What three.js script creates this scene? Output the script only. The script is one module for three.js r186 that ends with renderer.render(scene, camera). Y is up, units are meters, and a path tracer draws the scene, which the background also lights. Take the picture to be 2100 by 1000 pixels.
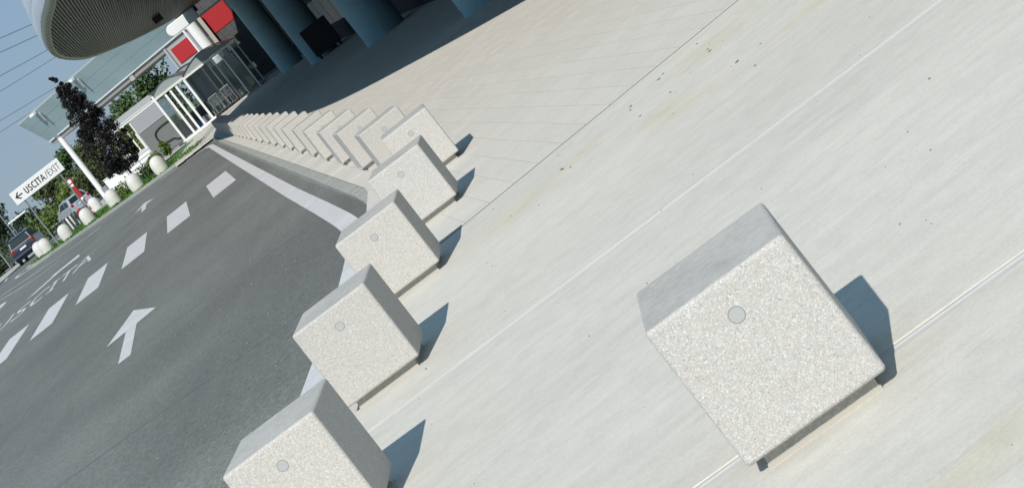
import * as THREE from 'three';
import { RoundedBoxGeometry } from 'three/addons/geometries/RoundedBoxGeometry.js';
import { TextGeometry } from 'three/addons/geometries/TextGeometry.js';
import { FontLoader } from 'three/addons/loaders/FontLoader.js';
import { mergeGeometries } from 'three/addons/utils/BufferGeometryUtils.js';

// ------------------------------------------------------------------ camera, sky, sun, exposure
const scene = new THREE.Scene();
const camera = new THREE.PerspectiveCamera(2 * Math.atan(500 / 3871.46) * 180 / Math.PI, 2.1, 0.1, 3000);
camera.position.set(0, 1.9188, 0);
camera.rotation.set(0.00294, 0, -0.66141, 'YXZ');            // the photograph is tipped by 38 degrees
camera.setViewOffset(2100, 1000, 371.2, 540.2, 2100, 1000);   // and cut from the lower right of its frame
camera.updateProjectionMatrix();

const SUN = new THREE.Vector3(-0.337, 1, 1.09).normalize();
function makeSky() {
  const w = 256, h = 128, d = new Float32Array(w * h * 4);
  for (let j = 0; j < h; j++) {
    const el = (j + 0.5) / h * Math.PI - Math.PI / 2, t = Math.max(0, Math.sin(el));
    for (let i = 0; i < w; i++) {
      const k = Math.pow(1 - t, 3.2), o = (j * w + i) * 4;
      // hazy summer sky: pale grey blue low down, deeper blue overhead
      d[o] = 0.135 + 0.19 * k; d[o + 1] = 0.265 + 0.31 * k - 0.165 * k * k; d[o + 2] = 0.41 + 0.54 * k - 0.48 * k * k; d[o + 3] = 1;
    }
  }
  const t = new THREE.DataTexture(d, w, h, THREE.RGBAFormat, THREE.FloatType);
  t.mapping = THREE.EquirectangularReflectionMapping; t.magFilter = THREE.LinearFilter; t.minFilter = THREE.LinearFilter;
  t.needsUpdate = true;
  return t;
}
scene.background = makeSky();
scene.environment = scene.background;
const sun = new THREE.DirectionalLight(new THREE.Color().setRGB(1, 0.955, 0.88), 4.3);
sun.position.copy(SUN).multiplyScalar(200).add(new THREE.Vector3(0, 0, -60));
sun.target.position.set(0, 0, -60);
sun.castShadow = true; sun.shadow.mapSize.set(4096, 4096);
Object.assign(sun.shadow.camera, { left: -90, right: 90, top: 90, bottom: -90, near: 10, far: 420 });
scene.add(sun, sun.target);

const renderer = new THREE.WebGLRenderer({ antialias: true });
renderer.toneMapping = THREE.LinearToneMapping;
renderer.toneMappingExposure = 1.0;
renderer.shadowMap.enabled = true;

// ------------------------------------------------------------------ helpers
let seed = 7;
const rnd = () => { seed = (seed + 0x6d2b79f5) | 0; let t = Math.imul(seed ^ (seed >>> 15), 1 | seed); t = (t + Math.imul(t ^ (t >>> 7), 61 | t)) ^ t; return ((t ^ (t >>> 14)) >>> 0) / 4294967296; };
const rr = (a, b) => a + (b - a) * rnd();
const lerp = (a, b, t) => a + (b - a) * t, clamp = (v, a, b) => Math.min(b, Math.max(a, v));
const V3 = (x, y, z) => new THREE.Vector3(x, y, z);
const lattice = new Float32Array(65536); for (let i = 0; i < 65536; i++) lattice[i] = rnd();
function vn(x, y, px, py, s = 0) {           // value noise that repeats after px, py cells
  const x0 = Math.floor(x), y0 = Math.floor(y), fx = x - x0, fy = y - y0;
  const a = ((x0 % px) + px) % px, b = (a + 1) % px, c = ((y0 % py) + py) % py, e = (c + 1) % py;
  const u = fx * fx * (3 - 2 * fx), v = fy * fy * (3 - 2 * fy);
  const L = (i, j) => lattice[(i * 157 + j * 7919 + s * 4241 + ((i * j) % 251) * 31) & 65535];
  return lerp(lerp(L(a, c), L(b, c), u), lerp(L(a, e), L(b, e), u), v);
}
const toS = (v) => { v = clamp(v, 0, 1); return 255 * (v <= 0.0031308 ? 12.92 * v : 1.055 * Math.pow(v, 1 / 2.4) - 0.055); };
function colourTex(n, m, size, fn) {          // fn(u, v) -> linear rgb; covers size[0] x size[1] metres
  const d = new Uint8Array(n * m * 4);
  for (let j = 0; j < m; j++) for (let i = 0; i < n; i++) { const c = fn(i / n, j / m), o = (j * n + i) * 4; d[o] = toS(c[0]); d[o + 1] = toS(c[1]); d[o + 2] = toS(c[2]); d[o + 3] = 255; }
  return finish(new THREE.DataTexture(d, n, m), size, true);
}
function greyTex(n, m, size, fn) {
  const d = new Uint8Array(n * m * 4);
  for (let j = 0; j < m; j++) for (let i = 0; i < n; i++) { const v = clamp(fn(i / n, j / m), 0, 1) * 255, o = (j * n + i) * 4; d[o] = d[o + 1] = d[o + 2] = v; d[o + 3] = 255; }
  return finish(new THREE.DataTexture(d, n, m), size, false);
}
function finish(t, size, srgb) {
  t.wrapS = t.wrapT = THREE.RepeatWrapping; t.magFilter = THREE.LinearFilter; t.minFilter = THREE.LinearMipmapLinearFilter; t.generateMipmaps = true;
  t.repeat.set(1 / size[0], 1 / size[1]); if (srgb) t.colorSpace = THREE.SRGBColorSpace; t.needsUpdate = true; return t;
}
const rgb = (r, g, b) => new THREE.Color().setRGB(r, g, b);
const mat = (r, g, b, rough = 0.8, metal = 0, extra = {}) => new THREE.MeshStandardMaterial({ color: rgb(r, g, b), roughness: rough, metalness: metal, ...extra });

function boxUV(geo, ou = 0, ov = 0) {         // uv in metres by the way each triangle faces
  const g = geo.index ? geo.toNonIndexed() : geo, p = g.attributes.position, uv = new Float32Array(p.count * 2);
  const a = V3(), b = V3(), c = V3(), n = V3();
  for (let i = 0; i < p.count; i += 3) {
    a.fromBufferAttribute(p, i); b.fromBufferAttribute(p, i + 1); c.fromBufferAttribute(p, i + 2);
    n.copy(b).sub(a).cross(c.clone().sub(a));
    const ax = Math.abs(n.x), ay = Math.abs(n.y), az = Math.abs(n.z);
    [a, b, c].forEach((q, k) => {
      const s = ax >= ay && ax >= az ? [q.z, q.y] : ay >= az ? [q.x, q.z] : [q.x, q.y];
      uv[(i + k) * 2] = s[0] + ou; uv[(i + k) * 2 + 1] = s[1] + ov;
    });
  }
  g.setAttribute('uv', new THREE.BufferAttribute(uv, 2));
  return g;
}
const used = {};
function numbered(name) { if (!(name in used)) { used[name] = 0; return name; } used[name]++; return name + '_' + String(used[name]).padStart(3, '0'); }
function shade(o) { o.traverse((m) => { if (m.isMesh) { m.castShadow = true; m.receiveShadow = true; } }); return o; }
function thing(name, label, category, pos = [0, 0, 0], turn = 0, group) {
  const o = new THREE.Group(); o.name = numbered(name); scene.add(o);
  o.position.set(...pos); o.rotation.y = turn; o.userData = { label, category }; if (group) o.userData.group = group;
  return o;
}
function part(name, geo, m, parent) { const o = new THREE.Mesh(geo, m); o.name = name; o.castShadow = o.receiveShadow = true; parent.add(o); return o; }
function struct(name, geo, m) { const o = new THREE.Mesh(geo, m); o.name = numbered(name); o.castShadow = o.receiveShadow = true; o.userData = { kind: 'structure' }; scene.add(o); return o; }
function structGroup(name) { const o = new THREE.Group(); o.name = numbered(name); o.userData = { kind: 'structure' }; scene.add(o); return o; }
function dup(src, pos, turn, label) {
  const o = src.clone(); o.name = numbered(src.name.replace(/_\d{3}$/, '')); scene.add(o);
  o.position.set(...pos); if (turn !== undefined) o.rotation.y = turn;
  o.userData = { ...src.userData, label }; return o;
}
const bx = (w, h, d, x = 0, y = 0, z = 0) => new THREE.BoxGeometry(w, h, d).translate(x, y, z);
const rbx = (w, h, d, r, x = 0, y = 0, z = 0) => new RoundedBoxGeometry(w, h, d, 2, r).translate(x, y, z);
const cyl = (r0, r1, h, x = 0, y = 0, z = 0, n = 20) => new THREE.CylinderGeometry(r0, r1, h, n).translate(x, y, z);
function merge(list) { return mergeGeometries(list.map((g) => { const q = g.index ? g.toNonIndexed() : g; for (const k of Object.keys(q.attributes)) if (!['position', 'normal', 'uv'].includes(k)) q.deleteAttribute(k); return q; })); }
function bar(a, b, r, n = 8) {
  const d = V3().subVectors(b, a), g = new THREE.CylinderGeometry(r, r, d.length(), n);
  g.applyQuaternion(new THREE.Quaternion().setFromUnitVectors(V3(0, 1, 0), d.clone().normalize()));
  return g.translate((a.x + b.x) / 2, (a.y + b.y) / 2, (a.z + b.z) / 2);
}
function slab(pts, top, thick, bevel = 0) {   // a flat slab from a plan outline of [x, z]
  const s = new THREE.Shape(pts.map(([x, z]) => new THREE.Vector2(x, -z)));
  const g = new THREE.ExtrudeGeometry(s, { depth: thick - bevel, bevelEnabled: bevel > 0, bevelThickness: bevel, bevelSize: bevel, bevelOffset: -bevel, bevelSegments: 2, curveSegments: 4 });
  return g.rotateX(-Math.PI / 2).translate(0, top - thick, 0);
}
const smooth = (pts, n = 8) => new THREE.CatmullRomCurve3(pts.map(([x, z]) => V3(x, 0, z)), false, 'centripetal').getPoints(pts.length * n).map((p) => [p.x, p.z]);

// ------------------------------------------------------------------ the lie of the land
const SH = 0.115, TURN = 0.1145;                                      // the plaza, kerb and road run this far off the view axis
const along = (u, z) => u + SH * z;                                    // x of the line u at depth z (z < 0)
const roadY = (z) => -0.012 - 0.108 * clamp((-z - 16) / 12, 0, 1);
const lineX = (() => {                                                 // centre of the white edge line
  const k = [[8, -4.1], [3, -3.45], [-4, -2.6], [-8, -2.12], [-12.1, -1.66], [-14, -1.45], [-15.4, -1.33], [-16.4, -1.275], [-17.4, -1.265], [-18.4, -1.315], [-19.5, -1.425], [-22, -1.705]];
  return (z) => { if (z < -22) return along(0.825, z); for (let i = 1; i < k.length; i++) if (z >= k[i][0]) { const t = (z - k[i][0]) / (k[i - 1][0] - k[i][0]); return lerp(k[i][1], k[i - 1][1], t); } return 0; };
})();
const edgeX = (z) => z > -17 ? lineX(z) + 0.125 : z < -20 ? along(1.11, z) : lerp(lineX(-17) + 0.125, along(1.11, -20), (-17 - z) / 3);

// ------------------------------------------------------------------ materials
const concreteMap = colourTex(2048, 2048, [8, 8], (u, v) => {
  const broom = vn(u * 48, v * 1024, 48, 1024, 1) * 0.5 + vn(u * 12, v * 420, 12, 420, 2) * 0.5;
  const wide = vn(u * 6, v * 60, 6, 60, 3), big = vn(u * 5, v * 7, 5, 7, 4), fine = vn(u * 1024, v * 1024, 1024, 1024, 5), mid = vn(u * 90, v * 140, 90, 140, 6);
  let k = 0.608 + 0.06 * (broom - 0.5) + 0.035 * (wide - 0.5) + 0.05 * (big - 0.5) + 0.07 * (fine - 0.5) + 0.05 * (mid - 0.5);
  const st = vn(u * 14, v * 22, 14, 22, 8), rust = vn(u * 3, v * 4, 3, 4, 9) > 0.66 ? Math.max(0, st - 0.6) : 0;
  return [k * (1.02 - rust * 0.12), k * (0.98 - rust * 0.2), k * (0.88 - rust * 0.4)];
});
const concreteBump = greyTex(1024, 1024, [4, 4], (u, v) => 0.5 * vn(u * 40, v * 700, 40, 700, 11) + 0.3 * vn(u * 512, v * 512, 512, 512, 12) + 0.2 * vn(u * 20, v * 20, 20, 20, 13));
const M = {};
M.apron = new THREE.MeshStandardMaterial({ map: concreteMap, bumpMap: concreteBump, bumpScale: 0.0005, roughness: 0.85 });
M.margin = new THREE.MeshStandardMaterial({ map: colourTex(512, 512, [2, 2], (u, v) => { const k = 0.55 + 0.05 * (vn(u * 60, v * 60, 60, 60, 14) - 0.5) + 0.04 * (vn(u * 8, v * 200, 8, 200, 15) - 0.5); return [k, k * 0.985, k * 0.94]; }), roughness: 0.75 });
M.sealant = mat(0.6, 0.6, 0.57, 0.8);
M.filler = mat(0.12, 0.125, 0.12, 0.9);
const speck = (n, s) => { const c = []; for (let i = 0; i < n; i++) c.push(s()); return c; };
const flecks = [[0.3, 0.28, 0.26], [0.42, 0.35, 0.3], [0.5, 0.38, 0.31], [0.58, 0.47, 0.41], [0.36, 0.37, 0.36], [0.7, 0.67, 0.62], [0.62, 0.55, 0.44]].map((t) => t.map((v, i) => lerp(v, [0.5, 0.48, 0.45][i], 0.3)));
function aggregate(size, px, count, base, tones, bump) {
  const c = document.createElement('canvas'); c.width = c.height = px; const x = c.getContext('2d');
  x.fillStyle = bump ? '#404040' : `rgb(${base.map(toS).map(Math.round).join(',')})`; x.fillRect(0, 0, px, px);
  const keep = seed; seed = 991;
  for (let i = 0; i < count + 1500; i++) {
    const cx = rnd() * px, cy = rnd() * px, r = (i < count ? 0.0009 + 0.0027 * Math.pow(rnd(), 2.4) : rr(0.0013, 0.003)) / size * px, e = rr(0.6, 1), a = rnd() * 3.14, t = i < count ? tones[Math.floor(rnd() * tones.length)] : flecks[Math.floor(rnd() * flecks.length)], k = rr(0.86, 1.12), h = Math.floor(rr(110, 255));
    x.fillStyle = bump ? `rgb(${h},${h},${h})` : `rgb(${t.map((q) => Math.round(toS(q * k))).join(',')})`;
    for (const [dx, dy] of [[0, 0], [px, 0], [-px, 0], [0, px], [0, -px]]) { if (cx + dx < -20 || cx + dx > px + 20 || cy + dy < -20 || cy + dy > px + 20) continue; x.beginPath(); x.ellipse(cx + dx, cy + dy, r, r * e, a, 0, 6.3); x.fill(); }
  }
  seed = keep;
  return finish(new THREE.CanvasTexture(c), [size, size], !bump);
}
const stoneTones = [[0.68, 0.64, 0.59], [0.64, 0.6, 0.54], [0.75, 0.73, 0.69], [0.58, 0.53, 0.47], [0.62, 0.52, 0.44], [0.55, 0.53, 0.51], [0.7, 0.63, 0.55], [0.44, 0.4, 0.36], [0.66, 0.56, 0.49], [0.33, 0.31, 0.29], [0.72, 0.7, 0.66], [0.78, 0.76, 0.73], [0.6, 0.57, 0.53]].map((t) => t.map((v, i) => lerp(v, [0.6, 0.555, 0.505][i], 0.4) * [0.84, 0.885, 0.93][i]));
M.aggregate = new THREE.MeshStandardMaterial({ map: aggregate(0.6, 1024, 42000, [0.45, 0.44, 0.415], stoneTones, false), bumpMap: aggregate(0.6, 1024, 42000, [0, 0, 0], stoneTones, true), bumpScale: 0.0005, roughness: 0.82 });
M.aggregates = [[1, 1, 1], [1.03, 1.02, 1.0], [0.97, 0.965, 0.95], [1.0, 0.99, 0.97]].map((c) => { const m = M.aggregate.clone(); m.color = rgb(...c); return m; });
M.castTop = new THREE.MeshStandardMaterial({ map: colourTex(512, 512, [0.7, 0.7], (u, v) => { const k = 0.45 + 0.09 * (vn(u * 170, v * 170, 170, 170, 21) - 0.5) + 0.07 * (vn(u * 30, v * 40, 30, 40, 22) - 0.5) + 0.07 * (vn(u * 5, v * 5, 5, 5, 23) - 0.5); return [k * 1.02, k, k * 0.93]; }), roughness: 0.7, bumpMap: greyTex(256, 256, [0.35, 0.35], (u, v) => vn(u * 120, v * 120, 120, 120, 24)), bumpScale: 0.00015 });
M.plug = mat(0.4, 0.41, 0.41, 0.75);
M.plugRing = mat(0.3, 0.29, 0.27, 0.9);
M.plinth = new THREE.MeshStandardMaterial({ map: colourTex(256, 256, [0.5, 0.5], (u, v) => { const k = 0.42 + 0.16 * (vn(u * 90, v * 90, 90, 90, 25) - 0.5); return [k, k * 0.97, k * 0.88]; }), roughness: 0.9 });
M.mortar = mat(0.45, 0.43, 0.38, 0.95);
M.asphalt = new THREE.MeshStandardMaterial({ map: colourTex(1024, 1024, [4, 4], (u, v) => {
  const f = vn(u * 512, v * 512, 512, 512, 31), g = vn(u * 180, v * 180, 180, 180, 32), b = vn(u * 6, v * 4, 6, 4, 33), st = vn(u * 26, v * 3, 26, 3, 34);
  let k = 0.176 + 0.12 * (f - 0.5) + 0.08 * (g - 0.5) + 0.016 * (b - 0.5) + 0.016 * (st - 0.5); if (f > 0.93) k += 0.06;
  return [k * 0.96, k, k * 0.93];
}), bumpMap: greyTex(512, 512, [1.2, 1.2], (u, v) => vn(u * 220, v * 220, 220, 220, 35)), bumpScale: 0.0008, roughness: 0.88, vertexColors: true });
M.paint = new THREE.MeshStandardMaterial({ map: colourTex(512, 512, [2, 2], (u, v) => { const k = 0.62 + 0.1 * (vn(u * 14, v * 14, 14, 14, 41) - 0.5) + 0.1 * (vn(u * 200, v * 200, 200, 200, 42) - 0.5) - (vn(u * 60, v * 60, 60, 60, 43) > 0.9 ? 0.14 : 0); return [k * 0.985, k * 0.98, k]; }), roughness: 0.75 });
M.redPaint = mat(0.42, 0.1, 0.07, 0.8);
M.kerb = new THREE.MeshStandardMaterial({ map: colourTex(512, 512, [1.5, 1.5], (u, v) => { const k = 0.36 + 0.09 * (vn(u * 120, v * 120, 120, 120, 44) - 0.5) + 0.1 * (vn(u * 9, v * 14, 9, 14, 45) - 0.5); return [k * 0.98, k, k * 0.92]; }), roughness: 0.9 });
const tileMap = (s, k0) => colourTex(256, 256, [0.5, 0.5], (u, v) => { const k = k0 + 0.05 * (vn(u * 110, v * 110, 110, 110, s) - 0.5) + 0.04 * (vn(u * 7, v * 7, 7, 7, s + 1) - 0.5); return [k * 1.03, k * 0.985, k * 0.9]; });
M.tiles = [0.6, 0.612, 0.622, 0.606].map((k, i) => new THREE.MeshStandardMaterial({ map: tileMap(50 + i * 3, k), roughness: 0.8 }));
M.tileField = new THREE.MeshStandardMaterial({ map: tileMap(66, 0.61), roughness: 0.8, vertexColors: true });
M.bed = mat(0.36, 0.345, 0.31, 0.95);
M.lawn = new THREE.MeshStandardMaterial({ map: colourTex(512, 512, [6, 6], (u, v) => { const f = vn(u * 256, v * 256, 256, 256, 71), b = vn(u * 8, v * 8, 8, 8, 72), k = 0.6 + 0.7 * f + 0.4 * (b - 0.5); return [0.085 * k, 0.2 * k, 0.035 * k]; }), roughness: 1 });
M.field = new THREE.MeshStandardMaterial({ map: colourTex(512, 512, [40, 40], (u, v) => { const f = vn(u * 200, v * 200, 200, 200, 73), b = vn(u * 9, v * 9, 9, 9, 74), k = 0.6 + 0.5 * f + 0.6 * (b - 0.5); return [0.08 * k, 0.115 * k, 0.035 * k]; }), roughness: 1 });
M.pavement = mat(0.45, 0.435, 0.4, 0.85);
M.white = mat(0.78, 0.79, 0.8, 0.45);
M.whiteDull = mat(0.68, 0.69, 0.68, 0.7);
M.grey = mat(0.36, 0.38, 0.4, 0.55);
M.steel = mat(0.5, 0.52, 0.53, 0.35, 0.8);
M.chrome = mat(0.75, 0.76, 0.78, 0.18, 1);
M.black = mat(0.012, 0.013, 0.014, 0.6);
M.red = mat(0.4, 0.012, 0.018, 0.5);

// ------------------------------------------------------------------ ground, road
struct('ground', new THREE.PlaneGeometry(1600, 1600).rotateX(-Math.PI / 2).translate(0, -0.35, -400), M.field).geometry.attributes.uv.array.forEach((v, i, a) => { a[i] = v * 1600; });

{ // the asphalt road: one sheet that rises to meet the concrete apron
  const xs = [], zs = []; for (let x = -75; x <= 4; x += 0.8) xs.push(x); for (let z = 9; z >= -175; z -= 0.8) zs.push(z);
  const p = [], uv = [], col = [], idx = [], n = xs.length;
  for (const z of zs) for (const x of xs) {
    p.push(x, roadY(z), z); uv.push(x, z);
    const a = x - SH * z, w = 0.9 + 0.2 * (vn(x * 0.22 + 40, z * 1.1, 512, 512, 84) - 0.5) * clamp((z + 40) / 20, 0, 1) + 0.22 * (vn(x * 0.7, z * 0.5 + 9, 512, 512, 85) - 0.5) + 0.14 * vn(a * 0.9, z * 0.06, 512, 512, 81) + 0.16 * (vn(a * 2.3, z * 0.12, 512, 512, 82) - 0.5) + 0.14 * (vn(x * 0.3, z * 0.2, 512, 512, 83) - 0.5);
    col.push(w, w, w);
  }
  for (let j = 0; j < zs.length - 1; j++) for (let i = 0; i < n - 1; i++) { const a = j * n + i; idx.push(a, a + 1, a + n, a + 1, a + n + 1, a + n); }
  const g = new THREE.BufferGeometry(); g.setAttribute('position', new THREE.Float32BufferAttribute(p, 3)); g.setAttribute('uv', new THREE.Float32BufferAttribute(uv, 2)); g.setAttribute('color', new THREE.Float32BufferAttribute(col, 3));
  g.setIndex(idx); g.computeVertexNormals();
  struct('road', g, M.asphalt);
}
function sheet(pts, dy = 0.004) {             // flat shape of [x, z] laid on the road
  const g = new THREE.ShapeGeometry(new THREE.Shape(pts.map(([x, z]) => new THREE.Vector2(x, -z)))).rotateX(-Math.PI / 2);
  const p = g.attributes.position; for (let i = 0; i < p.count; i++) p.setY(i, roadY(p.getZ(i)) + dy);
  g.computeVertexNormals(); return g;
}
function ribbon(centre, w, dy = 0.004) {
  const L = [], R = [];
  centre.forEach(([x, z], i) => { const a = centre[Math.max(0, i - 1)], b = centre[Math.min(centre.length - 1, i + 1)], d = new THREE.Vector2(b[0] - a[0], b[1] - a[1]).normalize(); L.push([x + d.y * w / 2, z - d.x * w / 2]); R.push([x - d.y * w / 2, z + d.x * w / 2]); });
  const p = [], uv = [], idx = []; L.forEach((l, i) => { for (const q of [l, R[i]]) { p.push(q[0], roadY(q[1]) + dy, q[1]); uv.push(q[0], q[1]); } if (i) idx.push(2 * i - 2, 2 * i, 2 * i - 1, 2 * i - 1, 2 * i, 2 * i + 1); });
  const g = new THREE.BufferGeometry(); g.setAttribute('position', new THREE.Float32BufferAttribute(p, 3)); g.setAttribute('uv', new THREE.Float32BufferAttribute(uv, 2)); g.setIndex(idx); g.computeVertexNormals();
  if (g.attributes.normal.getY(0) < 0) { g.setIndex(idx.map((_, i) => idx[i - (i % 3) + 2 - (i % 3)])); g.computeVertexNormals(); }
  return g;
}
M.seam = mat(0.24, 0.245, 0.24, 0.9);
const seams = structGroup('asphalt_seams');
part('seam', ribbon([[-5.2, -22.9], [-3.1, -22.13], [-2.46, -21.88], [-1.55, -21.45]], 0.06, 0.003), M.seam, seams);
part('seam', ribbon([[-6.4, -16.9], [-4.6, -16.2], [-3.2, -15.75], [-1.7, -15.2]], 0.02, 0.003), M.seam, seams);
{ const list = [], keep = seed; seed = 313; for (let i = 0; i < 420; i++) { const near = i % 3 === 0, t = rnd(), x = near ? lerp(-4.8, -1.9, t) : rr(-7, -1.9), z = near ? lerp(-12.6, -11.2, t) + rr(-0.25, 0.25) : -rr(7, 30), r = rr(0.003, 0.008); if (x > lineX(z) - 0.15) continue; const g = new THREE.IcosahedronGeometry(r, 0); g.scale(1.2, 0.6, 1.2); g.translate(x, roadY(z) + r * 0.4, z); list.push(g); }
  seed = keep; const o = new THREE.Mesh(merge(list), mat(0.33, 0.32, 0.29, 0.95)); o.name = 'gravel'; o.userData = { kind: 'stuff', label: 'pale loose stones scattered on the dark asphalt', category: 'gravel' }; o.castShadow = o.receiveShadow = true; scene.add(o); }
const markings = structGroup('road_markings');
{
  const c = []; for (let z = 8; z >= -76; z -= 0.7) c.push([lineX(z), z]);
  c.push([-8.25, -77.8], [-8.9, -79.2], [-9.9, -80.4], [-11.2, -81.7]);
  part('edge_line', ribbon(c, 0.21), M.paint, markings);
  for (let k = 0; k < 8; k++) { const u = -0.2 - 1.27 * k; part('crossing_bar', sheet([[along(u, -41.1), -41.1], [along(u + 0.63, -41.15), -41.15], [along(u + 0.63, -48.2), -48.2], [along(u, -48.1), -48.1]]), M.paint, markings); }
  const arrow = (u, z) => sheet([[-0.09, 0], [0.1, 0.04], [0.1, -3.66], [0.44, -3.82], [-0.02, -6.3], [-0.43, -3.58], [-0.09, -3.63]].map(([a, b]) => [along(u + a, z + b), z + b]));
  part('arrow', arrow(-2.14, -22.56), M.paint, markings);
  part('arrow', arrow(-2.44, -63.3), M.paint, markings);
  // the bent arrow and lane lines further off
  part('arrow', sheet([[-15.0, -64.6], [-14.6, -64.9], [-13.95, -67.3], [-13.05, -67.0], [-13.5, -69.4], [-14.7, -68.6], [-14.35, -67.9], [-14.8, -66.2]]), M.paint, markings);
  part('lane_line', ribbon(smooth([[-30, -104], [-23.1, -95.2], [-18.06, -86.2], [-16.2, -83.6], [-14.2, -80.6]], 6), 0.16), M.paint, markings);
  part('lane_line', ribbon(smooth([[-21.5, -88.6], [-18.2, -81.6], [-16.2, -79.2]], 6), 0.13), M.paint, markings);
  part('lane_line', ribbon([[-30.2, -131], [-28.6, -122]], 0.2), M.paint, markings);
  // nose of the painted island and the round marking at the edge of the view
  part('island_line', ribbon(smooth([[-20.5, -99], [-22.6, -103.2], [-24.3, -107], [-25.2, -111], [-24.8, -114.2]], 6), 0.24), M.paint, markings);
  const ell = (rx, rz) => { const s = []; for (let i = 0; i < 40; i++) s.push([-20.6 + rx * Math.cos(i * 0.157), -76.6 + rz * Math.sin(i * 0.157)]); return s; };
  part('round_marking', sheet(ell(1.75, 5.4), 0.004), M.paint, markings);
  part('round_marking_ring', sheet(ell(1.5, 4.7), 0.008), M.redPaint, markings);
  part('round_marking_field', sheet(ell(0.95, 3.0), 0.012), M.paint, markings);
}
const fonts = new FontLoader();
const bold = await fonts.loadAsync('fonts/droid/droid_sans_bold.typeface.json');
const regular = await fonts.loadAsync('fonts/droid/droid_sans_regular.typeface.json');
{
  const g = new TextGeometry('USCITA', { font: regular, size: 1, depth: 0.002, curveSegments: 4 }); g.computeBoundingBox(); const b = g.boundingBox;
  g.translate(-b.min.x, -b.min.y, 0); const w = b.max.x - b.min.x, h = b.max.y - b.min.y, p = g.attributes.position;
  for (let i = 0; i < p.count; i++) { const u = -8.35 + p.getX(i) / w * 4.0, z = -57.3 - p.getY(i) / h * 4.4; p.setXYZ(i, along(u, z), roadY(z) + 0.004 + p.getZ(i), z); }
  g.computeVertexNormals();
  part('lettering', g, M.paint, markings);
}

// ------------------------------------------------------------------ concrete apron, joints
const zT = (x) => -13.55 - 0.17 * x, z1 = (x) => -9.58 + 0.08 * x, z2 = (x) => -5.83 + 0.12 * x;
const solveEdge = (f, off) => { let x = -1.5; for (let i = 0; i < 12; i++) x = edgeX(f(x) + off); return x; };
function leftRun(za, zb) { const o = [], n = Math.max(2, Math.ceil(Math.abs(zb - za) / 0.5)); for (let i = 0; i <= n; i++) { const z = lerp(za, zb, i / n); o.push([edgeX(z), z]); } return o; }
const apron = structGroup('concrete_apron'), XR = 12;
{
  const J = 0.036;
  const panel = (fa, oa, fb, ob) => { const xa = solveEdge(fa, oa), xb = solveEdge(fb, ob); return [[XR, fa(XR) + oa], ...leftRun(fa(xa) + oa, fb(xb) + ob), [XR, fb(XR) + ob]]; };
  part('slab', slab(panel(() => 6, 0, z2, J), 0, 0.13, 0.004), M.apron, apron);
  part('slab', slab(panel(z2, -J, z1, J), 0.0006, 0.13, 0.004), M.apron, apron);
  part('slab', slab(panel(z1, -J, zT, 0.03), 0, 0.13, 0.004), M.apron, apron);
  part('joint_filler', slab([[XR, zT(XR) + 0.035], [solveEdge(zT, 0), zT(solveEdge(zT, 0)) + 0.035], [solveEdge(zT, 0), zT(solveEdge(zT, 0)) - 0.05], [XR, zT(XR) - 0.05]], -0.005, 0.09), M.filler, apron);
  for (const f of [z1, z2]) {
    part('joint_margin', slab([[XR, f(XR) + J], [solveEdge(f, J), f(solveEdge(f, J)) + J], [solveEdge(f, 0.009), f(solveEdge(f, 0.009)) + 0.009], [XR, f(XR) + 0.009]], -0.0022, 0.1, 0.003), M.margin, apron);
    part('joint_margin', slab([[XR, f(XR) - 0.009], [solveEdge(f, -0.009), f(solveEdge(f, -0.009)) - 0.009], [solveEdge(f, -J), f(solveEdge(f, -J)) - J], [XR, f(XR) - J]], -0.0022, 0.1, 0.003), M.margin, apron);
    part('joint_sealant', slab([[XR, f(XR) + 0.009], [solveEdge(f, 0), f(solveEdge(f, 0)) + 0.009], [solveEdge(f, 0), f(solveEdge(f, 0)) - 0.009], [XR, f(XR) - 0.009]], -0.004, 0.09), M.sealant, apron);
  }
}
{ // loose grit and crumbs lying on the concrete, too many to count
  const list = [], keep = seed; seed = 4242;
  for (let i = 0; i < 110; i++) {
    const z = -rr(2.5, 13.2), x = rr(-1.4, 3.4), r = 0.002 + 0.0035 * rnd() * rnd() * (1 + (-z) * 0.08);
    if (x < edgeX(z) + 0.1) continue;
    const g = new THREE.IcosahedronGeometry(r, 0); g.scale(rr(0.8, 1.7), 0.6, rr(0.8, 1.4)); g.rotateY(rnd() * 6); g.translate(x, r * 0.4, z); list.push(g);
  }
  for (const [x, z] of [[1.72, -13.1], [1.5, -12.95], [1.3, -12.75], [1.12, -12.85], [0.42, -12.9], [1.7, -11.7]]) {
    for (let k = 0; k < 1 + 4 * rnd(); k++) { const g = new THREE.IcosahedronGeometry(rr(0.003, 0.012), 0); g.scale(1.3, 0.25, rr(0.8, 3)); g.rotateY(rnd() * 6); g.translate(x + rr(-0.09, 0.09), 0.003, z + rr(-0.5, 0.5)); list.push(g); }
  }
  seed = keep;
  const o = new THREE.Mesh(merge(list), mat(0.2, 0.185, 0.16, 0.95)); o.name = 'loose_grit'; o.userData = { kind: 'stuff', label: 'dark grit and crumbs of soil scattered on the pale concrete', category: 'grit' }; o.castShadow = o.receiveShadow = true; scene.add(o);
}

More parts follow.
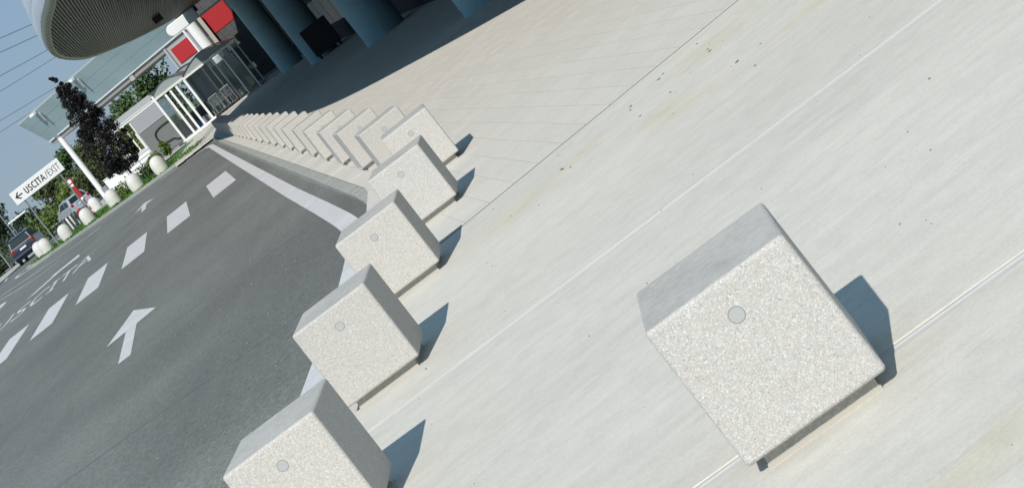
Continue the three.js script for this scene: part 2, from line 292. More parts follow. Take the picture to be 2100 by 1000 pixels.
// ------------------------------------------------------------------ plaza paving
const plaza = structGroup('plaza_paving');
{
  const left = []; for (let z = zT(edgeX(-13.4)) - 0.012; z > -80; z -= z > -21 ? 0.5 : 6) left.push([z > -20 ? edgeX(z) + (z < -17 ? 0.14 * (-17 - z) / 3 : 0) : along(1.25, z), z]);
  const clip = (poly, f) => { const o = []; poly.forEach((p, i) => { const q = poly[(i + 1) % poly.length], a = f(p), b = f(q); if (a >= 0) o.push(p); if ((a >= 0) !== (b >= 0)) { const t = a / (a - b); o.push([lerp(p[0], q[0], t), lerp(p[1], q[1], t)]); } }); return o; };
  part('paving_bed', slab([[40, zT(40) - 0.012], ...left, [along(1.25, -80.5), -80.5], [-9, -83.5], [-11.8, -98], [-12.2, -116], [40, -125]], -0.007, 0.16), M.bed, plaza);
  const W = 0.2285, L = 0.457, ct = Math.cos(TURN), st = Math.sin(TURN), all = [];
  for (let k = -9; k < 46; k++) for (let r = 0; r < 245; r++) {
    const p = 1.25 * ct + (k + 0.5) * W, s = 10 + (r + 0.5 + (k & 1 ? 0.5 : 0)) * L;
    const x = p * ct - s * st, z = -p * st - s * ct;
    if (z - 0.3 > zT(x) || z < -112 || x > 9 + -z * 0.03 || (z < -80 && x < -11.2)) continue;
    const tl = (zz) => zz > -20 ? edgeX(zz) + (zz < -17 ? 0.15 * (-17 - zz) / 3 : 0) : along(1.25, zz), h = [W / 2 - 0.0014, L / 2 - 0.0014];
    if (z > -80 && x + W < tl(z)) continue;
    let poly = [[-1, -1], [1, -1], [1, 1], [-1, 1]].map(([a, b]) => [x + a * h[0] * ct + b * h[1] * st, z - a * h[0] * st + b * h[1] * ct]), whole = poly;
    poly = clip(poly, ([px, pz]) => zT(px) - 0.034 - pz);
    if (z > -80) poly = clip(poly, ([px, pz]) => px - lerp(tl(z - 0.3), tl(z + 0.3), (pz - z + 0.3) / 0.6));
    if (poly.length < 3) continue;
    all.push([x, z, 1 / (z * z) * (Math.abs(x - 0.9) < 2.2 ? 1 : 0.05), poly.length === 4 && poly.every((q, i) => q === whole[i]) ? null : poly]);
  }
  all.sort((a, b) => b[2] - a[2]);
  const tg = [0, 1, 2].map((i) => boxUV(bx(W - 0.0028, 0.04, L - 0.0028), i * 0.17, i * 0.29)), field = [];
  all.forEach(([x, z, , poly], i) => {
    const y = rr(-0.0006, 0.0006);
    if (i < 298) { const m = M.tiles[Math.floor(rnd() * 4)], o = part('paver', poly ? slab(poly, 0, 0.04) : tg[i % 3], m, plaza); if (poly) o.position.y = y; else { o.position.set(x, y - 0.02, z); o.rotation.y = TURN; } }
    else { let g = poly ? slab(poly, y, 0.04) : tg[i % 3].clone().rotateY(TURN).translate(x, y - 0.02, z); if (g.index) g = g.toNonIndexed(); const n = g.attributes.position.count, c = new Float32Array(n * 3).fill(0.95 + 0.08 * rnd()); g.setAttribute('color', new THREE.BufferAttribute(c, 3)); field.push(g); }
  });
  const o = part('paver_field', mergeGeometries(field), M.tileField, plaza); o.userData.kind = 'stuff';
}
// kerb stones along the plaza
const kerb = structGroup('kerb');
function kerbRun(pts, w, top, bottom, parent, len = 1) {
  const c = new THREE.CatmullRomCurve3(pts.map(([x, z]) => V3(x, 0, z)), false, 'centripetal'), n = Math.round(c.getLength() / len), q = c.getSpacedPoints(n), cache = {};
  for (let i = 0; i < n; i++) {
    const a = q[i], b = q[i + 1], d = b.clone().sub(a), l = d.length(), v = i % 3;
    const g = cache[v + '_' + l.toFixed(2)] ||= boxUV(rbx(w, top - bottom, l - 0.006, 0.012), v * 0.4, v * 0.7);
    const o = part('kerb_stone', g, M.kerb, parent); o.position.set((a.x + b.x) / 2, (top + bottom) / 2 + rr(-0.002, 0.002), (a.z + b.z) / 2); o.rotation.y = Math.atan2(d.x, d.z);
  }
}
{ const c = [[-1.08, -17.3], [-1.0, -18.2], [along(1.17, -19.4), -19.4]]; for (let z = -21; z >= -78; z -= 3) c.push([along(1.18, z), z]); c.push([-8.0, -80.0]); kerbRun(c, 0.135, -0.004, -0.3, kerb); }

// ------------------------------------------------------------------ concrete cube bollards
const cubeVariants = [];
function makeCube(v) {
  const o = new THREE.Group();
  const g = new RoundedBoxGeometry(0.5, 0.5, 0.5, 4, 0.016).toNonIndexed(), p = g.attributes.position, nn = g.attributes.normal, side = [], top = [], arr = [];
  const a = V3(), b = V3(), c = V3();
  for (let i = 0; i < p.count; i += 3) {
    a.fromBufferAttribute(p, i); b.fromBufferAttribute(p, i + 1); c.fromBufferAttribute(p, i + 2);
    const n = b.clone().sub(a).cross(c.clone().sub(a)).normalize();
    (n.y > 0.9 ? top : n.y > 0.12 && Math.max(Math.abs(n.x), Math.abs(n.z)) < 0.995 ? arr : side).push(i);
  }
  const pick = (list) => { const q = new THREE.BufferGeometry(), P = [], N = []; for (const i of list) for (let k = 0; k < 3; k++) { P.push(p.getX(i + k), p.getY(i + k) + 0.3015, p.getZ(i + k) - 0.25); N.push(nn.getX(i + k), nn.getY(i + k), nn.getZ(i + k)); } q.setAttribute('position', new THREE.Float32BufferAttribute(P, 3)); q.setAttribute('normal', new THREE.Float32BufferAttribute(N, 3)); return boxUV(q, v * 0.23 + 0.11, v * 0.37); };
  part('body', pick(side), M.aggregates[v], o); part('top_face', pick(top), M.castTop, o); part('top_edge', pick(arr), M.aggregates[v], o);
  part('lifting_plug', new THREE.CylinderGeometry(0.024, 0.024, 0.01, 28).rotateX(Math.PI / 2).translate(0, 0.439, -0.0042), M.plug, o);
  part('plug_ring', new THREE.TorusGeometry(0.0248, 0.0016, 6, 32).translate(0, 0.439, 0.0005), M.plugRing, o);
  part('plinth', boxUV(bx(0.4, 0.06, 0.4, 0, 0.03, -0.25)), M.plinth, o);
  part('mortar_bed', bx(0.408, 0.014, 0.408, 0, 0.006, -0.25), M.mortar, o);
  return o;
}
for (let v = 0; v < 4; v++) cubeVariants.push(makeCube(v));
const ORD = ['first', 'second', 'third', 'fourth', 'fifth', 'sixth', 'seventh', 'eighth', 'ninth', 'tenth', 'eleventh', 'twelfth', 'thirteenth', 'fourteenth', 'fifteenth', 'sixteenth', 'seventeenth', 'eighteenth', 'nineteenth', 'twentieth', 'twenty-first', 'twenty-second', 'twenty-third', 'twenty-fourth', 'twenty-fifth', 'twenty-sixth', 'twenty-seventh', 'twenty-eighth', 'twenty-ninth', 'thirtieth'];
function placeCube(x, z, yaw, i, label) {
  const o = cubeVariants[i % 4].clone(); o.name = numbered('cube_bollard'); o.position.set(x, 0, z); o.rotation.y = yaw; o.userData = { label, category: 'bollard', group: 'concrete cube bollards edging the drive' }; scene.add(o);
}
placeCube(0.336, -5.508, -0.127, 0, 'large pale concrete cube standing alone at the front right of the apron');
const row = [[-1.432, -8.046, -0.141], [-1.115, -10.253, -0.124], [-0.817, -12.494, -0.109], [-0.495, -14.668, -0.12], [-0.278, -17.0, 0.004]];
for (const [x, z, w] of [[-0.75, -19.3, 0.13], [-1.03, -21.67, 0.155], [-1.31, -24.07, 0.135], [-1.61, -26.58, 0.11], [-1.87, -28.97, 0.115], [-2.18, -31.65, 0.117], [-2.47, -34.28, 0.11], [-2.75, -36.8, 0.12], [-3.06, -39.4, 0.117], [-3.36, -42.0, 0.112], [-3.7, -44.9, 0.12], [-4.03, -47.8, 0.115], [-4.36, -50.7, 0.117]]) row.push([x + 0.25 * Math.cos(w), z - 0.25 * Math.sin(w), w]);
for (let k = 1; k <= 11; k++) { const z = -50.8 - 2.6 * k; row.push([along(1.73, z), z, 0.117 + rr(-0.01, 0.01)]); }
row.forEach(([x, z, w], i) => placeCube(x, z, w, i + 1, i === 0 ? 'nearest pale concrete cube of the row, cut off by the bottom edge' : `pale concrete cube bollard, ${ORD[i]} from the near end of the row`));

// ------------------------------------------------------------------ oval building on columns, with its slatted soffit
const SOFFIT = 6.0;
const rimPts = smooth([[60, -4.5], [45, -5], [25, -6], [12, -8], [6, -11], [2.5, -15.8], [0.1, -21.3], [-1.7, -26.3], [-3.3, -31.5], [-4.35, -36.5], [-5.1, -42], [-5.95, -48.1], [-7.1, -53.2], [-8.5, -60.9], [-9.5, -68], [-10.3, -77.9], [-10.5, -84], [-10.1, -92.5], [-9.2, -102.2], [-8.6, -106.2], [-7.7, -108.5], [-6, -109.9], [-3.5, -110.7]], 5);
const house = thing('oval_building', 'large oval building raised on shade tinted grey columns with a slatted soffit', 'building');
M.column = new THREE.MeshStandardMaterial({ map: colourTex(256, 256, [3, 3], (u, v) => { const k = 0.34 + 0.05 * (vn(u * 40, v * 60, 40, 60, 91) - 0.5) + 0.03 * (vn(u * 3, v * 12, 3, 12, 92) - 0.5); return [k * 0.7, k * 1.12, k * 1.25]; }), roughness: 0.7 });  // column grey with the teal cast of the shade mixed into the colour
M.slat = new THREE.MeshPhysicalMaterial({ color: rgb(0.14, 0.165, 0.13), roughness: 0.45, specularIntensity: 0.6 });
M.rim = mat(0.22, 0.24, 0.15, 0.35, 0.6);
M.fascia = mat(0.6, 0.63, 0.66, 0.4, 0.25);
M.dark = new THREE.MeshPhysicalMaterial({ color: rgb(0.042, 0.047, 0.05), roughness: 0.9, specularIntensity: 0.3 });
M.darkGlass = new THREE.MeshPhysicalMaterial({ color: rgb(0.03, 0.045, 0.05), roughness: 0.3, specularIntensity: 0.4 });
M.tileWall = new THREE.MeshStandardMaterial({ map: colourTex(512, 512, [2.4, 2.4], (u, v) => { const k = 0.075 + 0.03 * (vn(u * 24, v * 24, 24, 24, 93) - 0.5) + 0.025 * (vn(u * 200, v * 60, 200, 60, 94) - 0.5); return [k * 0.95, k, k]; }), roughness: 0.55 });
{
  const outline = [...rimPts, [60, -118]];
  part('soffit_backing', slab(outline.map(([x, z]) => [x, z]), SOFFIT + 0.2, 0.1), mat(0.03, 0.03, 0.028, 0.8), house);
  const inside = (x, z) => { let c = false; for (let i = 0, j = outline.length - 1; i < outline.length; j = i++) { const [xi, zi] = outline[i], [xj, zj] = outline[j]; if ((zi > z) !== (zj > z) && x < (xj - xi) * (z - zi) / (zj - zi) + xi) c = !c; } return c; };
  const yaw = Math.atan(0.12);
  for (let k = 0; k < 140; k++) {
    const u = -1.3 + k * 0.09; let z0 = null, z1s = null;
    for (let z = -14; z > -113.4; z -= 0.1) if (inside(u + 0.12 * z, z)) { if (z0 === null) z0 = z; z1s = z; }
    if (z0 === null || z0 - z1s < 0.4) continue;
    if (u > 1.5) z0 = Math.min(z0, -16);
    const l = (z0 - z1s) / Math.cos(yaw), zc = (z0 + z1s) / 2;
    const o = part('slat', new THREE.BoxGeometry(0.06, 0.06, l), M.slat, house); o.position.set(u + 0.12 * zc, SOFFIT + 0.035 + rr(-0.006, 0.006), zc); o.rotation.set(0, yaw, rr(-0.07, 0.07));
  }
  const loft = (prof) => {                  // sweep a profile of [out, y] round the rim
    const P = [], idx = [], m = prof.length;
    rimPts.forEach(([x, z], i) => { const a = rimPts[Math.max(0, i - 1)], b = rimPts[Math.min(rimPts.length - 1, i + 1)], d = new THREE.Vector2(b[0] - a[0], b[1] - a[1]).normalize(); prof.forEach(([o, y]) => P.push(x + d.y * o, y, z - d.x * o)); });
    for (let i = 0; i < rimPts.length - 1; i++) for (let j = 0; j < m - 1; j++) { const a = i * m + j; idx.push(a, a + m, a + 1, a + 1, a + m, a + m + 1); }
    const g = new THREE.BufferGeometry(); g.setAttribute('position', new THREE.Float32BufferAttribute(P, 3)); g.setIndex(idx); g.computeVertexNormals(); return g;
  };
  part('soffit_rim', loft([[-0.2, 6.06], [-0.14, 5.98], [-0.02, 5.985], [0.04, 6.05], [0.05, 6.2]]), M.rim, house).material.side = THREE.DoubleSide;
  M.fascia.side = THREE.DoubleSide;
  part('fascia', loft([[0.03, 6.205], [0.06, 6.22], [0.06, 6.45], [0.03, 6.68], [-0.02, 6.69]]), M.fascia, house);
  part('facade', loft([[-0.04, 6.7], [0.01, 6.71], [-0.03, 7.0], [-0.18, 7.6], [-0.6, 8.8], [-1.5, 11], [-2.6, 12.9]]), M.fascia, house);
  part('roof', slab([...rimPts.map(([x, z]) => [x + 2.9, z]), [60, -118]], 13, 0.3), M.grey, house);
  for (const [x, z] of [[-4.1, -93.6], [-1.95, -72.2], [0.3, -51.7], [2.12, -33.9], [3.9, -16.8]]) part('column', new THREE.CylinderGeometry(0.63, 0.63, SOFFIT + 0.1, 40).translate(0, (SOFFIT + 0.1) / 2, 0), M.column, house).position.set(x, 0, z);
  // set-back ground floor: dark wall with a band of windows
  const W0 = [-5.2, -111.8], W1 = [4.9, -14], len = Math.hypot(W1[0] - W0[0], W1[1] - W0[1]), yw = Math.atan2(W1[0] - W0[0], W1[1] - W0[1]);
  const wall = new THREE.Group(); wall.name = 'ground_floor_wall'; wall.position.set((W0[0] + W1[0]) / 2 + 0.55, 0, (W0[1] + W1[1]) / 2); wall.rotation.y = yw; house.add(wall);
  part('wall_core', bx(0.2, SOFFIT + 0.08, len, 0.16, (SOFFIT + 0.08) / 2, 0), M.dark, wall);
  part('plinth', bx(0.1, 0.5, len, 0.03, 0.25, 0), M.dark, wall);
  const n = 30; for (let i = 0; i < n; i++) { const z = -len / 2 + (i + 0.5) * len / n; part('window', bx(0.04, 1.25, len / n - 0.14, 0.05, 1.35, z), M.darkGlass, wall); part('wall_panel', bx(0.05, 3.6, len / n - 0.05, 0.04, 4.0, z), M.dark, wall); }
  for (const [x, z] of [[-7.6, -89.4], [-7.35, -109.5]]) part('downlight', bx(0.42, 0.34, 0.62, x, SOFFIT - 0.2, z), M.black, house);
  // end wall of dark tiles with its red panel
  part('end_wall', bx(3.2, SOFFIT + 0.05, 0.3, -6.3, (SOFFIT + 0.05) / 2, -113), M.dark, house);
  for (let i = 0; i < 4; i++) for (let j = 0; j < 9; j++) if (!(i < 3 && j > 5 && j < 8)) part('wall_tile', boxUV(bx(0.76, 0.645, 0.03, -7.5 + i * 0.775, 0.54 + j * 0.655, -112.83), i * 0.6, j * 0.7), M.tileWall, house);
  part('wall_base', bx(3.3, 0.2, 0.4, -6.3, 0.1, -112.9), M.grey, house);
  part('red_panel', bx(1.8, 1.32, 0.06, -6.74, 4.67, -112.8), M.red, house);
  part('white_column', new THREE.CylinderGeometry(0.39, 0.39, 5.7, 36).translate(-8.3, 2.85, -113.2), M.white, house);
  const cap = new THREE.Shape(); cap.absarc(-0.75, 0, 0.32, Math.PI / 2, Math.PI * 1.5); cap.lineTo(0.9, -0.32); cap.lineTo(0.9, 0.32); cap.closePath();
  part('cantilever_beam', new THREE.ExtrudeGeometry(cap, { depth: 0.7, bevelEnabled: true, bevelSize: 0.03, bevelThickness: 0.03, bevelSegments: 2 }).translate(-8.2, 5.6, -109.2), M.white, house);
  part('stone_pier', bx(0.24, 5.4, 0.4, -7.62, 2.7, -112.6), mat(0.42, 0.39, 0.34, 0.8), house);
  part('downpipe', cyl(0.08, 0.08, 5.6, -8.8, 2.8, -112.6), M.white, house);
}
{
  const t = thing('information_totem', 'black upright panel standing in the shade in front of a column', 'panel', [-1.6, 0, -70.8]);
  part('board', rbx(1.15, 1.15, 0.14, 0.03, 0, 0.72, 0), M.black, t); for (const s of [-1, 1]) part('foot', bx(0.1, 0.16, 0.3, s * 0.45, 0.08, 0), M.black, t);
}

// ------------------------------------------------------------------ island verge across the road
const verge = structGroup('verge');
const kerbLine = [[-8.15, -80.6], [-9.3, -82.8], [-10.8, -84.6], [-13, -87.1], [-15.5, -90.8], [-18, -94.8], [-20.5, -99.3], [-22.5, -103.6], [-23.6, -107.4], [-23.4, -110], [-21.5, -113], [-19, -116]];
part('grass_bed', slab([...smooth(kerbLine, 4).map(([x, z]) => [x, z - 0.14]), [-16, -122], [-6, -124], [-9, -83.5]], -0.004, 0.2), M.lawn, verge);
kerbRun(kerbLine, 0.26, 0.006, -0.3, verge, 1);
part('path', slab([[-9.0, -83.4], [-9.25, -85], [-9.75, -95], [-9.9, -103.2], [-12.4, -104.3], [-16, -107], [-20, -113], [-23, -114.5], [-24, -134], [-6, -134], [-6, -113], [-9, -100]], 0.012, 0.1), M.pavement, verge);
{ // blades of grass on the verge, too many to count
  const P = [], C = [], N = [], keep = seed; seed = 88;
  const inBed = (x, z) => { for (let i = 1; i < kerbLine.length; i++) { const [xa, za] = kerbLine[i - 1], [xb, zb] = kerbLine[i]; if ((x <= xa && x >= xb)) { const zk = lerp(za, zb, (x - xa) / (xb - xa)); const w = x > -11 ? 6 : 9; return z < zk - 0.3 && z > zk - w; } } return false; };
  for (let i = 0; i < 22000; i++) {
    const x = rr(-23.4, -9.2), z = rr(-116, -81); if (!inBed(x, z)) continue;
    const a = rnd() * 6.28, h = rr(0.05, 0.13), w = rr(0.012, 0.03), k = rr(0.6, 1.35), dx = Math.cos(a), dz = Math.sin(a), lx = rr(-0.05, 0.05), lz = rr(-0.05, 0.05);
    P.push(x - dx * w, 0, z - dz * w, x + dx * w, 0, z + dz * w, x + lx, h, z + lz);
    for (let q = 0; q < 3; q++) { C.push(0.1 * k, 0.23 * k, 0.04 * k); N.push(0, 1, 0); }
  }
  seed = keep;
  const g = new THREE.BufferGeometry(); g.setAttribute('position', new THREE.Float32BufferAttribute(P, 3)); g.setAttribute('color', new THREE.Float32BufferAttribute(C, 3)); g.setAttribute('normal', new THREE.Float32BufferAttribute(N, 3));
  const o = new THREE.Mesh(g, new THREE.MeshStandardMaterial({ vertexColors: true, roughness: 1, side: THREE.DoubleSide })); o.name = 'grass'; o.userData = { kind: 'stuff', label: 'short mown grass on the verge behind the dome bollards', category: 'grass' }; o.castShadow = o.receiveShadow = true; scene.add(o);
}
// dome bollards
M.dome = new THREE.MeshStandardMaterial({ map: colourTex(256, 256, [1, 1], (u, v) => { const k = 0.62 + 0.12 * (vn(u * 70, v * 70, 70, 70, 95) - 0.5) + 0.07 * (vn(u * 6, v * 6, 6, 6, 96) - 0.5); return [k, k * 0.99, k * 0.955]; }), roughness: 0.85 });
{
  const prof = [[0.33, 0], [0.36, 0.04], [0.37, 0.35], [0.355, 0.5], [0.3, 0.66], [0.2, 0.77], [0.1, 0.815], [0, 0.825]].map(([r, y]) => new THREE.Vector2(r, y));
  const lg = new THREE.LatheGeometry(new THREE.SplineCurve(prof).getPoints(28), 30);
  const spots = [[-11.45, -86.6, 'white stone dome bollard beside the yellow flowered shrub, nearest the glazed shelter'], [-13.15, -89, 'white stone dome bollard under the plum tree, second from the shelter'], [-15.06, -92.8, 'white stone dome bollard on the grass, third from the shelter'], [-17.2, -96.2, 'white stone dome bollard in front of the red and white post'], [-19.2, -99.4, 'white stone dome bollard between the dark railing and the road sign'], [-21.4, -103.9, 'white stone dome bollard at the foot of the exit sign'], [-22.35, -106.8, 'white stone dome bollard at the tip of the verge behind the dark car'], [-22.9, -109.4, 'white stone dome bollard partly hidden at the verge tip, against the dark car'], [-20.9, -111.5, 'white stone dome bollard partly hidden behind the exit sign pole'], [-19.5, -113.5, 'white stone dome bollard at the back of the cluster, beside the far path']];
  for (const [x, z, l] of spots) { const t = thing('dome_bollard', l, 'bollard', [x, -0.004, z], rnd() * 6, 'white dome bollards round the verge'); part('dome', lg, M.dome, t); part('foot_ring', cyl(0.37, 0.37, 0.03, 0, 0.015, 0, 30), M.kerb, t); }
}

// ------------------------------------------------------------------ foliage
function leafCrown(count, pos, size, tones) {
  const P = [], C = [], a = V3(), b = V3(), n = V3(), c = V3();
  for (let i = 0; i < count; i++) {
    pos(c); const s = size * rr(0.6, 1.4), t = tones[Math.floor(rnd() * tones.length)], k = rr(0.75, 1.3);
    n.set(rr(-1, 1), rr(-0.4, 1.2), rr(-1, 1)).normalize(); a.set(rr(-1, 1), rr(-1, 1), rr(-1, 1)).cross(n).normalize(); b.crossVectors(n, a);
    const q = [[-0.5, 0], [0, -0.32], [0.5, 0], [0, 0.32]].map(([x, y], j) => [c.x + (a.x * x + b.x * y) * s, c.y + (a.y * x + b.y * y) * s + (j === 1 || j === 3 ? s * 0.06 : 0), c.z + (a.z * x + b.z * y) * s]);
    for (const j of [0, 1, 2, 0, 2, 3]) { P.push(...q[j]); C.push(t[0] * k, t[1] * k, t[2] * k); }
  }
  const g = new THREE.BufferGeometry(); g.setAttribute('position', new THREE.Float32BufferAttribute(P, 3)); g.setAttribute('color', new THREE.Float32BufferAttribute(C, 3)); g.computeVertexNormals(); return g;
}
M.leaf = new THREE.MeshStandardMaterial({ vertexColors: true, roughness: 0.65, side: THREE.DoubleSide });
M.bark = mat(0.12, 0.09, 0.065, 0.95);
M.paleBark = mat(0.3, 0.24, 0.18, 0.95);
const GREEN = [[0.05, 0.09, 0.025], [0.065, 0.115, 0.03], [0.04, 0.075, 0.025], [0.08, 0.13, 0.035]], DARKGREEN = [[0.022, 0.042, 0.018], [0.03, 0.055, 0.022], [0.018, 0.034, 0.016]], LIME = [[0.12, 0.18, 0.035], [0.14, 0.19, 0.04], [0.09, 0.15, 0.035]], OLIVE = [[0.075, 0.095, 0.03], [0.09, 0.1, 0.035], [0.06, 0.085, 0.03]];
function trunkGeo(h, r0, r1, limbs, spread) {
  const list = [new THREE.TubeGeometry(new THREE.CatmullRomCurve3([V3(0, 0, 0), V3(rr(-0.06, 0.06), h * 0.4, rr(-0.06, 0.06)), V3(rr(-0.12, 0.12), h, rr(-0.12, 0.12))]), 8, r0, 8)];
  const p = list[0].attributes.position; for (let i = 0; i < p.count; i++) { const k = lerp(1, r1 / r0, clamp(p.getY(i) / h, 0, 1)); p.setX(i, p.getX(i) * k); p.setZ(i, p.getZ(i) * k); }
  for (let i = 0; i < limbs; i++) { const y = h * rr(0.3, 0.85), a = rnd() * 6.28, l = spread * rr(0.5, 0.9); list.push(bar(V3(0, y, 0), V3(Math.cos(a) * l, y + l * rr(0.4, 0.9), Math.sin(a) * l), r1 * 0.8, 6)); }
  return merge(list);
}
// clumps of leaves round a handful of centres, so the outline stays uneven
function broadTree(name, label, x, z, base, h, r, tones, count, leaf, seedv, group = 'trees and bushes beyond the verge', category = 'tree') {
  const keep = seed; seed = seedv;
  const t = thing(name, label, category, [x, base, z], 0, group), clumps = [];
  for (let i = 0; i < 26; i++) { const a = rnd() * 6.28, k = Math.sqrt(rnd()) * 0.78, y = rr(0.3, 0.92), w = Math.sin(Math.PI * clamp((y - 0.12) / 0.95, 0.05, 1)); clumps.push([Math.cos(a) * r * k * w, y * h, Math.sin(a) * r * k * w, r * rr(0.2, 0.42)]); }
  part('crown', leafCrown(count, (c) => { const q = clumps[Math.floor(rnd() * clumps.length)]; do c.set(rr(-1, 1), rr(-1, 1), rr(-1, 1)); while (c.lengthSq() > 1); c.multiplyScalar(q[3] * Math.pow(rnd(), -0.12) * 0.95); c.x += q[0]; c.y += q[1]; c.z += q[2]; c.y = Math.max(c.y, 0.05); }, leaf, tones), M.leaf, t);
  part('trunk', trunkGeo(h * 0.75, 0.035 * h * 0.6, 0.03, 6, r * 0.6), M.bark, t);
  seed = keep; return t;
}
{ // the plum tree: narrow dark purple pyramid
  const keep = seed; seed = 515;
  const t = thing('plum_tree', 'dark purple plum tree with a narrow crown on the verge', 'tree', [-14.35, 0, -98]), clumps = [];
  const radius = (y) => 1.25 * (y < 1.6 ? lerp(0.55, 1.15, clamp((y - 1.0) / 0.6, 0, 1)) : y < 3.4 ? lerp(1.15, 0.98, (y - 1.6) / 1.8) : y < 5.6 ? lerp(0.98, 0.5, (y - 3.4) / 2.2) : lerp(0.5, 0.1, (y - 5.6) / 1.3));
  for (let i = 0; i < 190; i++) { const y = 1.15 + 5.3 * Math.pow(rnd(), 1.25), r = radius(y), a = rnd() * 6.28, k = Math.pow(rnd(), 0.45) * 0.85; clumps.push([Math.cos(a) * r * k + (y - 2) * -0.02, y, Math.sin(a) * r * k, 0.14 + 0.2 * r * rnd()]); }
  clumps.push([-0.22, 7.05, 0, 0.1], [-0.12, 6.9, 0.05, 0.12], [-0.3, 7.15, 0.05, 0.06], [0.0, 6.6, 0, 0.1], [0.95, 1.5, 0.1, 0.16], [-0.9, 1.25, 0.2, 0.15]);
  part('crown', leafCrown(24000, (c) => { const q = clumps[Math.floor(rnd() * clumps.length)]; do c.set(rr(-1, 1), rr(-1, 1), rr(-1, 1)); while (c.lengthSq() > 1); c.multiplyScalar(q[3] * 1.1); c.x += q[0]; c.y += q[1]; c.z += q[2]; }, 0.1, [[0.006, 0.0045, 0.006], [0.009, 0.006, 0.0075], [0.005, 0.005, 0.006], [0.014, 0.012, 0.014]]), new THREE.MeshStandardMaterial({ vertexColors: true, roughness: 0.5, side: THREE.DoubleSide }), t);
  part('trunk', trunkGeo(5.6, 0.075, 0.02, 14, 0.8), M.bark, t);
  seed = keep;
}
broadTree('tree', 'bright green tree seen under the canopy beside the red panel', -15.2, -146, -0.2, 6.6, 2.6, GREEN, 2600, 0.34, 11);
broadTree('tree', 'rounded green tree behind the covered walkway, in line with the plum tree', -18.9, -150, -0.2, 5.6, 2.3, GREEN, 2200, 0.34, 12);
broadTree('tree', 'green tree just behind the lower crown of the plum tree', -20.5, -154, -0.2, 4.6, 2.2, LIME, 2000, 0.34, 13);
broadTree('tree', 'olive green tree right behind the white canopy column', -24.0, -156, -0.2, 5.2, 2.2, OLIVE, 2200, 0.32, 14);
broadTree('tree', 'green tree rising above the right end of the exit sign', -27.6, -162, -0.2, 5.3, 2.1, GREEN, 2200, 0.32, 15);
broadTree('tree', 'olive green tree behind the middle of the exit sign', -30.4, -164, -0.2, 4.6, 2.2, OLIVE, 2000, 0.32, 16);
broadTree('tree', 'dark evergreen tree at the left edge above the dark car', -35.6, -163, -0.2, 5.2, 2.0, DARKGREEN, 2400, 0.3, 17);
broadTree('tree', 'dark green bush behind the roof of the dark car', -31.5, -152, -0.2, 3.0, 2.0, DARKGREEN, 2000, 0.28, 18);
broadTree('bush', 'loose lime green bush behind the silver car', -27.0, -150, -0.2, 2.6, 2.2, LIME, 1800, 0.26, 19, undefined, 'bush');
broadTree('bush', 'lime green bush between the exit sign poles', -29.2, -147, -0.2, 2.2, 1.9, LIME, 1500, 0.25, 20, undefined, 'bush');
broadTree('bush', 'olive green bush behind the red and white post', -24.2, -148, -0.2, 3.0, 2.2, OLIVE, 1800, 0.26, 21, undefined, 'bush');
broadTree('bush', 'green bush under the covered walkway roof', -18.2, -143, -0.2, 2.6, 2.1, LIME, 1600, 0.26, 22, undefined, 'bush');
broadTree('bush', 'green bush behind the walkway railing', -16.3, -140, -0.2, 2.4, 1.5, GREEN, 1400, 0.26, 23, undefined, 'bush');
broadTree('bush', 'dark green bush at the far left behind the teal car', -37.6, -150, -0.2, 3.4, 2.4, DARKGREEN, 1900, 0.28, 24, undefined, 'bush');
broadTree('bush', 'green bush at the far left edge beyond the lamp pole', -34.4, -146, -0.2, 2.0, 1.8, GREEN, 1300, 0.26, 25, undefined, 'bush');
// low shrubs on the verge
for (const [x, z, h, r, tones, label, s] of [[-12.3, -93, 0.95, 0.5, LIME, 'low yellow green shrub beside the dome bollard nearest the shelter', 31], [-13.2, -95, 0.7, 0.7, GREEN, 'low spreading green shrub under the plum tree', 32], [-14.4, -95.4, 0.6, 0.75, LIME, 'low light green shrub left of the plum tree trunk', 33], [-11.9, -96, 1.15, 0.32, LIME, 'tall thin light green shrub in front of the grey kiosk', 34], [-15.6, -97.6, 0.55, 0.7, GREEN, 'small green shrub in front of the white low wall', 35]]) broadTree('shrub', label, x, z, -0.05, h, r, tones, 700, 0.12, s, 'shrubs on the verge', 'shrub');

